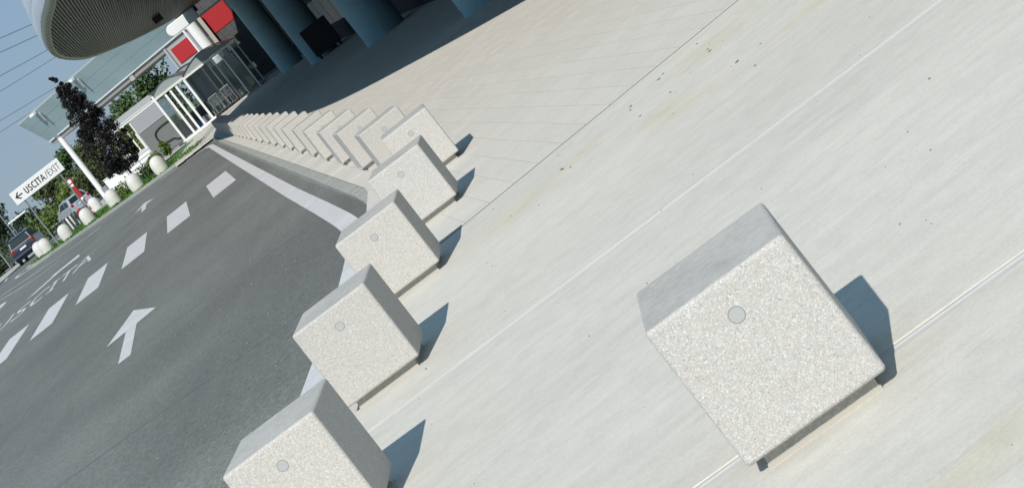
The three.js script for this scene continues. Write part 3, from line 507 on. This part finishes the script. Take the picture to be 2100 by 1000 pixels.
// ------------------------------------------------------------------ big canopy and its white column
{
  const c = thing('canopy', 'long pale grey canopy with a deep tilted fascia on a white column', 'canopy');
  M.canopy = new THREE.MeshStandardMaterial({ map: colourTex(256, 256, [4, 4], (u, v) => { const k = 0.46 + 0.05 * (vn(u * 5, v * 5, 5, 5, 97) - 0.5) + 0.04 * (vn(u * 90, v * 90, 90, 90, 98) - 0.5); return [k * 0.72, k * 0.98, k * 1.05]; }), roughness: 0.6 });
  const A = V3(-22.5, 5.56, -132), B = V3(-8.6, 5.45, -114.2), out = V3(-0.788, 0, 0.615), run = B.clone().sub(A), L = run.length(), N = 13;
  const at = (t, k) => A.clone().addScaledVector(run, t).addScaledVector(out, k * 1.1).add(V3(0, k * 2.15, 0));
  const quad = (p, q, r, s, th) => { const n = q.clone().sub(p).cross(s.clone().sub(p)).normalize().multiplyScalar(th), v = [p, q, r, s, p.clone().add(n), q.clone().add(n), r.clone().add(n), s.clone().add(n)], g = new THREE.BufferGeometry(); g.setAttribute('position', new THREE.Float32BufferAttribute(v.flatMap((e) => [e.x, e.y, e.z]), 3)); g.setIndex([0, 1, 2, 0, 2, 3, 4, 6, 5, 4, 7, 6, 0, 5, 1, 0, 4, 5, 1, 6, 2, 1, 5, 6, 2, 7, 3, 2, 6, 7, 3, 4, 0, 3, 7, 4]); const m = g.toNonIndexed(); m.computeVertexNormals(); return boxUV(m); };
  for (let i = 0; i < N; i++) for (let j = 0; j < 3; j++) { const t0 = i / N + 0.0004, t1 = (i + 1) / N - 0.0004, k0 = j / 3 + 0.003, k1 = (j + 1) / 3 - 0.003; part('fascia_panel', quad(at(t0, k0), at(t1, k0), at(t1, k1), at(t0, k1), -0.04), M.canopy, c); }
  const inn = out.clone().multiplyScalar(-1);
  part('backing', quad(at(0.001, 0.01).addScaledVector(inn, 0.06), at(0.999, 0.01).addScaledVector(inn, 0.06), at(0.999, 0.99).addScaledVector(inn, 0.06), at(0.001, 0.99).addScaledVector(inn, 0.06), -0.03), M.grey, c);
  part('lower_edge', bar(A.clone().add(V3(0, -0.06, 0)), B.clone().add(V3(0, -0.06, 0)), 0.045, 10), M.whiteDull, c);
  const s0 = A.clone(), s1 = B.clone(), s2 = B.clone().addScaledVector(inn, 4.5), s3 = A.clone().addScaledVector(inn, 4.5); [s0, s1, s2, s3].forEach((p) => { p.y -= 0.12; p.addScaledVector(inn, 0.12); });
  part('soffit', quad(s0, s1, s2, s3, -0.3), mat(0.3, 0.29, 0.27, 0.8), c);
  const r0 = at(0, 1), r1 = at(1, 1), r2 = s2.clone().add(V3(0, 0.9, 0)), r3 = s3.clone().add(V3(0, 0.9, 0)); part('roof_sheet', quad(r0, r1, r2, r3, 0.12), M.grey, c);
  for (const t of [0.13, 0.435]) { const p = at(t, 0.95).addScaledVector(out, 0.25); part('floodlight', rbx(0.3, 0.2, 0.5, 0.03).rotateY(0.9).translate(p.x, p.y, p.z), M.white, c); const q = at(t + 0.01, 0.72).addScaledVector(out, 0.12); part('bracket', bx(0.16, 0.7, 0.16).rotateX(0.42).translate(q.x, q.y, q.z), M.grey, c); }
  part('spot_lamp', bx(0.3, 0.32, 0.3, at(0.62, 0).x, 5.16, at(0.62, 0).z), M.grey, c);
  part('column', cyl(0.2, 0.2, 5.5, -21.55, 2.72, -131, 28), M.white, c);
  part('column_head', cyl(0.34, 0.2, 0.25, -21.55, 5.42, -131, 28), M.grey, c);
}
// red panel wall behind the shelter
{
  const t = thing('red_panel_wall', 'grey wall with a red square panel behind the shelter roof', 'wall', [-9.62, 0, -114.6]);
  part('wall', bx(2.1, 5.1, 0.3, 0, 2.55, -0.2), M.grey, t); part('red_panel', bx(1.3, 1.06, 0.06, -0.02, 4.4, 0), M.red, t);
  for (const s of [-1, 1]) part('frame_post', bx(0.12, 5.2, 0.12, s * 0.95, 2.6, 0.02), M.grey, t);
}

// ------------------------------------------------------------------ covered walkway, kiosk, low wall
{
  const t = thing('covered_walkway', 'long low grey walkway roof on thin posts behind the shelter', 'walkway', [-15.2, 0, -125]);
  part('roof', bx(6.2, 0.42, 3, 0.4, 3.53, 0), M.grey, t); part('roof_edge', bx(6.24, 0.06, 3.04, 0.4, 3.29, 0), M.whiteDull, t);
  for (const x of [-2.4, -1.0, 1.4, 3]) { part('post', cyl(0.06, 0.06, 3.3, x, 1.65, 1.2, 12), M.whiteDull, t); }
  const u = thing('walkway_frame', 'thin white frame of posts and beams in front of the walkway roof', 'frame', [-14.6, 0, -112.4]);
  part('beam', bx(3.6, 0.1, 0.1, 0.2, 3.05, 0), M.whiteDull, u); part('beam', bx(0.1, 0.1, 2.4, -1.55, 3.05, -1.2), M.whiteDull, u);
  for (const [x, z] of [[-1.55, 0], [-0.55, 0], [-1.55, -2.4], [1.9, 0]]) part('post', bx(0.09, 3.05, 0.09, x, 1.52, z), M.whiteDull, u);
  const w = thing('handrail', 'dark metal handrail between the walkway posts and the kiosk', 'railing', [-15.6, 0, -111]);
  for (const y of [0.55, 0.8, 1.05]) part('rail', bar(V3(-0.8, y, 0), V3(1.1, y, 0), 0.035), M.grey, w);
  for (const x of [-0.8, 0.15, 1.1]) part('post', cyl(0.04, 0.04, 1.08, x, 0.54, 0, 10), M.grey, w);
  const k = thing('kiosk', 'grey kiosk wall with a black rounded outline beside the shelter', 'kiosk', [-13.55, 0, -111.5]);
  part('wall', bx(2.0, 3.0, 1.6, 0, 1.5, -0.8), mat(0.22, 0.235, 0.24, 0.5), k); part('upper_panel', bx(1.98, 0.95, 0.05, 0, 2.5, 0.03), mat(0.3, 0.32, 0.35, 0.5), k); part('lower_panel', bx(1.9, 1.75, 0.04, 0, 1.05, 0.025), mat(0.16, 0.175, 0.17, 0.35), k);
  part('corner_post', bx(0.14, 2.2, 0.14, -1.1, 1.1, 0.05), M.whiteDull, k);
  const s = new THREE.CatmullRomCurve3([V3(0.9, 1.62, 0.09), V3(0.2, 1.62, 0.09), V3(-0.18, 1.5, 0.09), V3(-0.3, 1.2, 0.09), V3(-0.22, 0.85, 0.09), V3(0.1, 0.66, 0.09), V3(0.5, 0.6, 0.09), V3(0.7, 0.42, 0.09), V3(0.95, 0.36, 0.09)]);
  part('black_outline', new THREE.TubeGeometry(s, 48, 0.045, 8), M.black, k);
  const l = thing('low_wall', 'white low wall behind the plum tree and the dome bollards', 'wall', [-16.6, 0, -112.3]);
  part('wall', bx(3.6, 1.15, 0.3, 0.4, 0.57, 0), M.white, l); part('coping', bx(3.66, 0.06, 0.36, 0.4, 1.18, 0), M.whiteDull, l); part('end_post', bx(0.3, 0.9, 0.34, -1.62, 0.45, 0.2), M.steel, l);
}

// ------------------------------------------------------------------ glazed shelter for trolleys
const glass = new THREE.MeshPhysicalMaterial({ color: rgb(0.8, 0.88, 0.88), roughness: 0.05, transmission: 1, thickness: 0, ior: 1.45 });
{
  const t = thing('glazed_shelter', 'glazed trolley shelter with white posts and arched dark roof', 'shelter', [0, 0, 0]);
  part('base', bx(5.4, 0.1, 5.4, -9.3, 0.03, -107.6), M.pavement, t);
  part('base_beam', bx(2.6, 0.14, 0.14, -11.0, 0.16, -105), M.white, t);
  for (const [x, z, h] of [[-11.85, -105, 3.2], [-11.18, -105, 2.85], [-10.83, -105, 2.85], [-10.43, -105, 2.85], [-9.87, -105, 2.85]]) part('white_post', bx(0.13, h, 0.13, x, h / 2 + 0.05, z), M.white, t);
  for (const [x, z] of [[-6.62, -104], [-7.42, -105], [-8.1, -107], [-8.5, -107.6], [-9.1, -110], [-11.85, -110], [-10.4, -110], [-6.62, -110]]) part('post', bx(0.09, 3, 0.09, x, 1.5, z), M.steel, t);
  const bay = (x0, x1, y, rise, z0, z1) => {
    const n = 12, pts = []; for (let i = 0; i <= n; i++) { const k = i / n; pts.push([lerp(x0, x1, k), y + rise * Math.sin(Math.PI * k)]); }
    const s = new THREE.Shape(pts.map(([x, yy]) => new THREE.Vector2(x, yy))); s.lineTo(x1, y - 0.02); s.lineTo(x0, y - 0.02);
    part('gable_panel', new THREE.ExtrudeGeometry(s, { depth: 0.05, bevelEnabled: false }).translate(0, 0, z0 - 0.1), mat(0.27, 0.31, 0.31, 0.4), t);
    const o = new THREE.Shape(); pts.forEach(([x, yy], i) => (i ? o.lineTo(x, yy + 0.07) : o.moveTo(x, yy + 0.07))); for (let i = n; i >= 0; i--) o.lineTo(pts[i][0], pts[i][1] + 0.02);
    part('roof_sheet', new THREE.ExtrudeGeometry(o, { depth: z0 - z1, bevelEnabled: false }).translate(0, 0, z1), mat(0.05, 0.065, 0.07, 0.3), t);
    part('eaves_beam', bx(x1 - x0 + 0.1, 0.12, 0.12, (x0 + x1) / 2, y - 0.09, z0), M.whiteDull, t);
  };
  bay(-9.75, -6.5, 3.02, 0.5, -103.9, -110); bay(-12.0, -9.7, 3.1, 0.45, -105, -110.5); bay(-11.5, -8.8, 3.2, 0.38, -111.2, -115.5);
  for (const [x0, z0, x1, z1] of [[-6.62, -104, -6.62, -110], [-7.42, -105, -6.66, -104.05], [-8.1, -107, -7.46, -105.05], [-11.85, -110, -10.4, -110], [-10.4, -110, -9.1, -110], [-9.1, -110, -6.62, -110], [-11.85, -105.1, -11.85, -110]]) { const l = Math.hypot(x1 - x0, z1 - z0) - 0.12; part('glass_pane', new THREE.PlaneGeometry(l, 2.7).rotateY(Math.atan2(-(z1 - z0), x1 - x0)).translate((x0 + x1) / 2, 1.5, (z0 + z1) / 2), glass, t); }
  part('low_panel', bx(2.0, 1.0, 0.06, -11.0, 0.72, -108.4), mat(0.06, 0.065, 0.065, 0.5), t);
  part('back_panel', bx(2.1, 2.4, 0.06, -8.0, 1.3, -110.4), mat(0.34, 0.34, 0.32, 0.6), t);
}
// trolleys
function makeTrolley() {
  const o = new THREE.Group(), b = [], w = 0.52, r = 0.012;
  const ring = (y, k, z0, z1) => [V3(-w / 2 * k, y, z0), V3(w / 2 * k, y, z0), V3(w / 2 * k * 0.8, y, z1), V3(-w / 2 * k * 0.8, y, z1)];
  const T = ring(1.0, 1, 0.4, -0.45), B = ring(0.55, 0.8, 0.3, -0.35), Mi = ring(0.78, 0.9, 0.35, -0.4);
  for (const q of [T, B, Mi]) for (let i = 0; i < 4; i++) b.push(bar(q[i], q[(i + 1) % 4], r, 5));
  for (let i = 0; i < 4; i++) for (let k = 0; k < 6; k++) { const f = k / 6; b.push(bar(T[i].clone().lerp(T[(i + 1) % 4], f), B[i].clone().lerp(B[(i + 1) % 4], f), r * 0.7, 4)); }
  for (let k = 1; k < 5; k++) b.push(bar(B[0].clone().lerp(B[1], k / 5), B[3].clone().lerp(B[2], k / 5), r * 0.7, 4));
  part('basket', merge(b), M.chrome, o);
  const f = []; for (const s of [-1, 1]) { f.push(bar(V3(s * 0.26, 1.05, 0.45), V3(s * 0.24, 0.15, 0.3), 0.018, 6), bar(V3(s * 0.24, 0.15, 0.3), V3(s * 0.2, 0.15, -0.45), 0.018, 6), bar(V3(s * 0.2, 0.15, -0.45), V3(s * 0.2, 0.55, -0.3), 0.015, 6)); } f.push(bar(V3(-0.22, 0.15, 0.2), V3(0.22, 0.15, 0.2), 0.015, 6));
  part('frame', merge(f), M.chrome, o);
  part('handle', bar(V3(-0.27, 1.06, 0.46), V3(0.27, 1.06, 0.46), 0.022, 8), M.grey, o);
  for (const [x, z] of [[-0.24, 0.28], [0.24, 0.28], [-0.2, -0.42], [0.2, -0.42]]) part('wheel', new THREE.CylinderGeometry(0.06, 0.06, 0.03, 12).rotateZ(Math.PI / 2).translate(x, 0.06, z), M.black, o);
  return o;
}
const trolley = makeTrolley();
for (const [x, z, a, l] of [[-9.35, -105.6, 0.3, 'chrome shopping trolley standing in front, next to the white shelter posts'], [-8.85, -106.3, 0.25, 'chrome shopping trolley in the middle of the group in the shelter'], [-9.25, -106.9, 0.5, 'chrome shopping trolley behind the front one in the shelter'], [-8.45, -106.0, 0.1, 'chrome shopping trolley nearest the glass side of the shelter']]) { const o = trolley.clone(); o.name = numbered('shopping_trolley'); o.position.set(x, 0.08, z); o.rotation.y = a; o.scale.setScalar(1.08); o.userData = { label: l, category: 'trolley', group: 'shopping trolleys in the shelter' }; scene.add(o); }
[[-10.75, -108.0, 0.05, 0.1, 0.35], [-10.55, -107.9, 0.03, 0.08, 0.3], [-10.65, -107.7, 0.3, 0.3, 0.34]].forEach(([x, z, r, g, b], i) => { const o = thing('crate', ['dark blue crate lowest behind the white shelter posts', 'blue crate to the right behind the white shelter posts', 'pale lilac crate behind the white shelter posts'][i], 'crate', [x + i * 0.22 - 0.2, 0.08, z], 0.2 * i, 'crates in the shelter'); part('box', rbx(0.4, 0.5, 0.3, 0.02, 0, 0.25, 0), mat(r, g, b, 0.6), o); part('lid', rbx(0.42, 0.05, 0.32, 0.015, 0, 0.52, 0), mat(r * 1.3, g * 1.3, b * 1.2, 0.6), o); });

// ------------------------------------------------------------------ exit sign
{
  const t = thing('exit_sign', 'white rectangular sign reading USCITA EXIT with arrow on two poles', 'sign', [-18.85, 0, -100], 0.16);
  part('board', rbx(3.12, 0.76, 0.06, 0.02, 0, 3.38, 0), M.white, t); part('board_frame', bx(3.16, 0.8, 0.03, 0, 3.38, -0.03), M.steel, t);
  const line = (s, font, size, x, y, width, m, name) => { const g = new TextGeometry(s, { font, size, depth: 0.004, curveSegments: 5 }); g.computeBoundingBox(); const w = g.boundingBox.max.x; const k = width / w; part(name, g.scale(k, 1, 1).translate(x, y, 0.031), m, t); };
  line('USCITA', bold, 0.37, -0.83, 3.19, 1.32, M.black, 'lettering'); line('/EXIT', regular, 0.37, 0.53, 3.19, 0.9, mat(0.09, 0.095, 0.1, 0.6), 'lettering');
  const a = new THREE.Shape([[-1.42, 0.0], [-1.2, 0.2], [-1.1, 0.2], [-1.27, 0.035], [-0.96, 0.035], [-0.96, -0.035], [-1.27, -0.035], [-1.1, -0.2], [-1.2, -0.2]].map((p) => new THREE.Vector2(...p)));
  part('arrow', new THREE.ExtrudeGeometry(a, { depth: 0.004, bevelEnabled: false }).translate(0, 3.38, 0.031), M.black, t);
  for (const x of [-1.1, 1.2]) part('pole', cyl(0.045, 0.045, 3.7, x, 1.84, -0.1, 14), M.steel, t);
}

// ------------------------------------------------------------------ red and white post, hydrant, dark posts
{
  const t = thing('barrier_post', 'red and white post carrying a round sign beside the canopy column', 'post', [-18.2, 0, -104]);
  part('pole', cyl(0.05, 0.05, 2.3, 0, 1.15, -0.1, 12), M.steel, t); part('red_box', rbx(0.26, 0.72, 0.2, 0.03, 0, 1.62, 0), M.red, t); part('white_collar', rbx(0.22, 0.14, 0.22, 0.03, 0, 2.07, 0), M.white, t);
  const s = part('round_sign', new THREE.CylinderGeometry(0.19, 0.19, 0.03, 28).rotateX(Math.PI / 2).translate(0, 2.34, 0), M.red, t); part('sign_field', new THREE.CylinderGeometry(0.12, 0.12, 0.034, 28).rotateX(Math.PI / 2).translate(0, 2.34, 0.001), M.white, s);
  part('white_knob', new THREE.SphereGeometry(0.1, 16, 12).translate(0.02, 1.16, 0.05), M.white, t);
  for (let i = 0; i < 5; i++) part(i & 1 ? 'white_band' : 'red_band', cyl(0.035, 0.035, 0.2, 0.05, 0.1 + i * 0.2, 0.05, 12), i & 1 ? M.white : M.red, t);
  const h = thing('fire_hydrant', 'small red hydrant among the dark posts beside the silver car', 'hydrant', [-19.0, 0, -105.4]);
  part('barrel', cyl(0.11, 0.13, 0.75, 0, 0.37, 0, 18), M.red, h); part('cap', new THREE.SphereGeometry(0.13, 16, 10, 0, 6.3, 0, 1.6).translate(0, 0.74, 0), M.red, h); part('white_band', cyl(0.135, 0.135, 0.1, 0, 0.2, 0, 18), M.white, h); for (const s of [-1, 1]) part('outlet', new THREE.CylinderGeometry(0.05, 0.05, 0.12, 12).rotateZ(Math.PI / 2).translate(s * 0.15, 0.52, 0), M.red, h);
  const word = ['leftmost', 'second', 'third', 'fourth', 'fifth', 'sixth', 'rightmost'];
  const p0 = new THREE.Group(); part('shaft', bx(0.12, 0.86, 0.12, 0, 0.43, 0), mat(0.02, 0.03, 0.032, 0.5), p0); part('cap', bx(0.13, 0.05, 0.13, 0, 0.885, 0), M.grey, p0);
  for (let i = 0; i < 7; i++) { const o = p0.clone(); o.name = numbered('dark_post'); o.position.set(-22.0 + i * 0.36, 0, -112.2 + i * 0.62); o.userData = { label: i === 0 || i === 6 ? `${word[i]} dark post of the row in front of the silver car` : `${word[i]} dark post from the left in front of the silver car`, category: 'post', group: 'dark posts in front of the silver car' }; scene.add(o); }
}

// ------------------------------------------------------------------ cars
function makeCar(name, label, pos, turn, paint, o = {}) {
  const t = thing(name, label, 'car', pos, turn, 'parked cars'), W = o.w || 1.76, H = o.h || 1.5, L = o.l || 4.3, hood = o.hood || 0.95;
  // built facing -z; x is the car's right
  const prof = (pts) => new THREE.Shape(pts.map(([z, y]) => new THREE.Vector2(z * L, y * H)));
  const ext = (s, w, b) => new THREE.ExtrudeGeometry(s, { depth: w - 2 * b, bevelEnabled: true, bevelSize: b, bevelThickness: b, bevelOffset: -b, bevelSegments: 3, curveSegments: 6 }).translate(0, 0, -(w - 2 * b) / 2).rotateY(Math.PI / 2);
  part('body', ext(prof([[-0.48, 0.16], [-0.5, 0.3], [-0.49, 0.52], [-0.46, 0.63], [-0.2, 0.66], [0.1, 0.66], [0.28, 0.63], [0.44, 0.55], [0.49, 0.44], [0.5, 0.26], [0.47, 0.15]]), W, 0.07).rotateY(0), paint, t);
  const cab = prof([[-0.455, 0.62], [-0.40, 0.9], [-0.36, 0.965], [-0.1, 1.0], [0.08, 0.97], [0.14, 0.9], [0.29, 0.62]]), cg = ext(cab, W * 0.94, 0.06), p = cg.attributes.position;
  for (let i = 0; i < p.count; i++) { const k = clamp((p.getY(i) / H - 0.62) / 0.38, 0, 1); p.setX(i, p.getX(i) * (1 - 0.16 * k)); } cg.computeVertexNormals();
  part('cabin', cg, paint, t);
  const gm = mat(0.015, 0.022, 0.026, 0.12);
  const win = (pts, side) => { const s = prof(pts), g = new THREE.ExtrudeGeometry(s, { depth: 0.02, bevelEnabled: false }).rotateY(Math.PI / 2), q = g.attributes.position; for (let i = 0; i < q.count; i++) { const k = clamp((q.getY(i) / H - 0.62) / 0.38, 0, 1); q.setX(i, side * (W * 0.47 * (1 - 0.16 * k) + q.getX(i) * 0.5)); } g.computeVertexNormals(); return g; };
  for (const s of [-1, 1]) { part('side_window', win([[-0.37, 0.66], [-0.34, 0.9], [-0.16, 0.93], [-0.16, 0.66]], s), gm, t); part('side_window', win([[-0.14, 0.66], [-0.14, 0.93], [0.06, 0.91], [0.2, 0.66]], s), gm, t); }
  // the extrusion's x axis becomes -z after the turn: rear is at +z
  const rear = 0.5 * L, q4 = (w0, w1, y0, y1, z0, z1) => { const g = new THREE.BufferGeometry(); g.setAttribute('position', new THREE.Float32BufferAttribute([-w0, y0, z0, w0, y0, z0, w1, y1, z1, -w0, y0, z0, w1, y1, z1, -w1, y1, z1], 3)); g.computeVertexNormals(); return g; };
  part('rear_window', q4(W * 0.4, W * 0.33, 0.68 * H, 0.91 * H, 0.456 * L, 0.409 * L), gm, t).material.side = THREE.DoubleSide;
  part('windscreen', q4(W * 0.4, W * 0.34, 0.65 * H, 0.9 * H, -0.283 * L, -0.151 * L), gm, t);
  const lamp = mat(0.3, 0.015, 0.012, 0.25);
  for (const s of [-1, 1]) { part('tail_light', rbx(0.2, 0.3, 0.1, 0.03, s * W * 0.42, 0.55 * H, rear - 0.09), lamp, t); part('headlight', rbx(0.3, 0.16, 0.1, 0.03, s * W * 0.38, 0.44 * H, -rear + 0.06), M.chrome, t); part('mirror', rbx(0.18, 0.14, 0.1, 0.03, s * (W * 0.5 + 0.06), 0.7 * H, -0.16 * L), paint, t); }
  part('number_plate', bx(0.52, 0.12, 0.02, 0, 0.5 * H, rear - 0.005), M.white, t); part('tailgate_trim', bx(0.9, 0.03, 0.03, 0, 0.58 * H, rear - 0.03), M.chrome, t);
  part('rear_bumper', rbx(W * 0.98, 0.2, 0.2, 0.06, 0, 0.3 * H, rear - 0.04), paint, t); part('front_bumper', rbx(W * 0.98, 0.2, 0.2, 0.06, 0, 0.28 * H, -rear + 0.04), paint, t);
  for (const [x, z] of [[-1, 0.31], [1, 0.31], [-1, -0.31], [1, -0.31]]) { const w = part('wheel', new THREE.CylinderGeometry(0.32, 0.32, 0.2, 24).rotateZ(Math.PI / 2).translate(x * (W / 2 - 0.1), 0.32, z * L), M.black, t); part('rim', new THREE.CylinderGeometry(0.2, 0.2, 0.02, 20).rotateZ(Math.PI / 2).translate(x * (W / 2 + 0.006), 0.32, z * L), M.steel, w); }
  return t;
}
const paintOf = (r, g, b) => new THREE.MeshPhysicalMaterial({ color: rgb(r, g, b), roughness: 0.35, metalness: 0.2, clearcoat: 0.6, clearcoatRoughness: 0.08 });
makeCar('parked_car', 'dark blue estate car seen from behind beside the dome bollards', [-28.0, roadY(-130), -131.5], 0.05, paintOf(0.006, 0.012, 0.03), { w: 1.95, h: 1.92, l: 4.6 });
makeCar('parked_car', 'silver car behind the dark posts and the canopy column', [-25.2, 0.012, -139], 0.5, paintOf(0.42, 0.45, 0.5), { w: 1.78, h: 1.62, l: 4.3 });
makeCar('parked_car', 'dark teal car at the left edge beyond the dark estate car', [-34.2, roadY(-150), -148], 0.1, paintOf(0.01, 0.03, 0.033), { w: 1.7, h: 1.45, l: 4 });
struct('car_park', slab([[-70, -120], [-29.6, -123], [-28.9, -136], [-30.5, -160], [-70, -170]], -0.02, 0.2), M.pavement);

// ------------------------------------------------------------------ lamp poles, white rail, power lines
for (const [x, z, h, l] of [[-30.3, -141, 4.2, 'thin grey pole rising behind the dark estate car'], [-31.6, -139, 3.3, 'short grey pole at the left edge of the view']]) { const t = thing('metal_pole', l, 'pole', [x, roadY(-120), z], 0, 'grey poles at the left edge'); part('shaft', cyl(0.045, 0.055, h, 0, h / 2, 0, 12), M.steel, t); part('base_plate', cyl(0.12, 0.12, 0.04, 0, 0.02, 0, 12), M.steel, t); }
{
  const t = thing('height_barrier', 'white horizontal bar on posts among the dark bushes', 'barrier', [-31.2, -0.1, -149.5], 0.1);
  part('bar', rbx(1.7, 0.14, 0.1, 0.03, 0, 2.95, 0), M.white, t); for (const x of [-0.7, 0.7]) part('post', cyl(0.04, 0.04, 2.95, x, 1.47, 0, 12), M.steel, t);
}
const wires = [[-32.83, -208.9, -30.59, -220.8], [-36.27, -224.2, -33.85, -237.7], [-43.22, -255.2, -38.82, -272.1], [-49.03, -281, -42.36, -296.8], [-63.84, -347, -56.44, -377.3], [-71.55, -381.4, -67.1, -396.2]];
wires.forEach(([xa, za, xb, zb], i) => {
  const k = 60 / Math.hypot(xb - xa, zb - za), a = V3(xa - (xb - xa) * k, 20.4, za - (zb - za) * k), b = V3(xb + (xb - xa) * k * 2, 20.8, zb + (zb - za) * k * 2), m = V3((xa + xb) / 2, 20, (za + zb) / 2);
  const o = new THREE.Mesh(new THREE.TubeGeometry(new THREE.CatmullRomCurve3([a, m, b]), 30, 0.035 + Math.abs(za) * 0.00006, 6), M.grey); o.name = numbered('power_line'); o.castShadow = true;
  o.userData = { label: `thin power line across the sky, ${['topmost', 'second from the top', 'third from the top', 'fourth from the top', 'fifth from the top', 'lowest'][i]}`, category: 'power line', group: 'power lines in the sky' }; scene.add(o);
});

renderer.render(scene, camera);
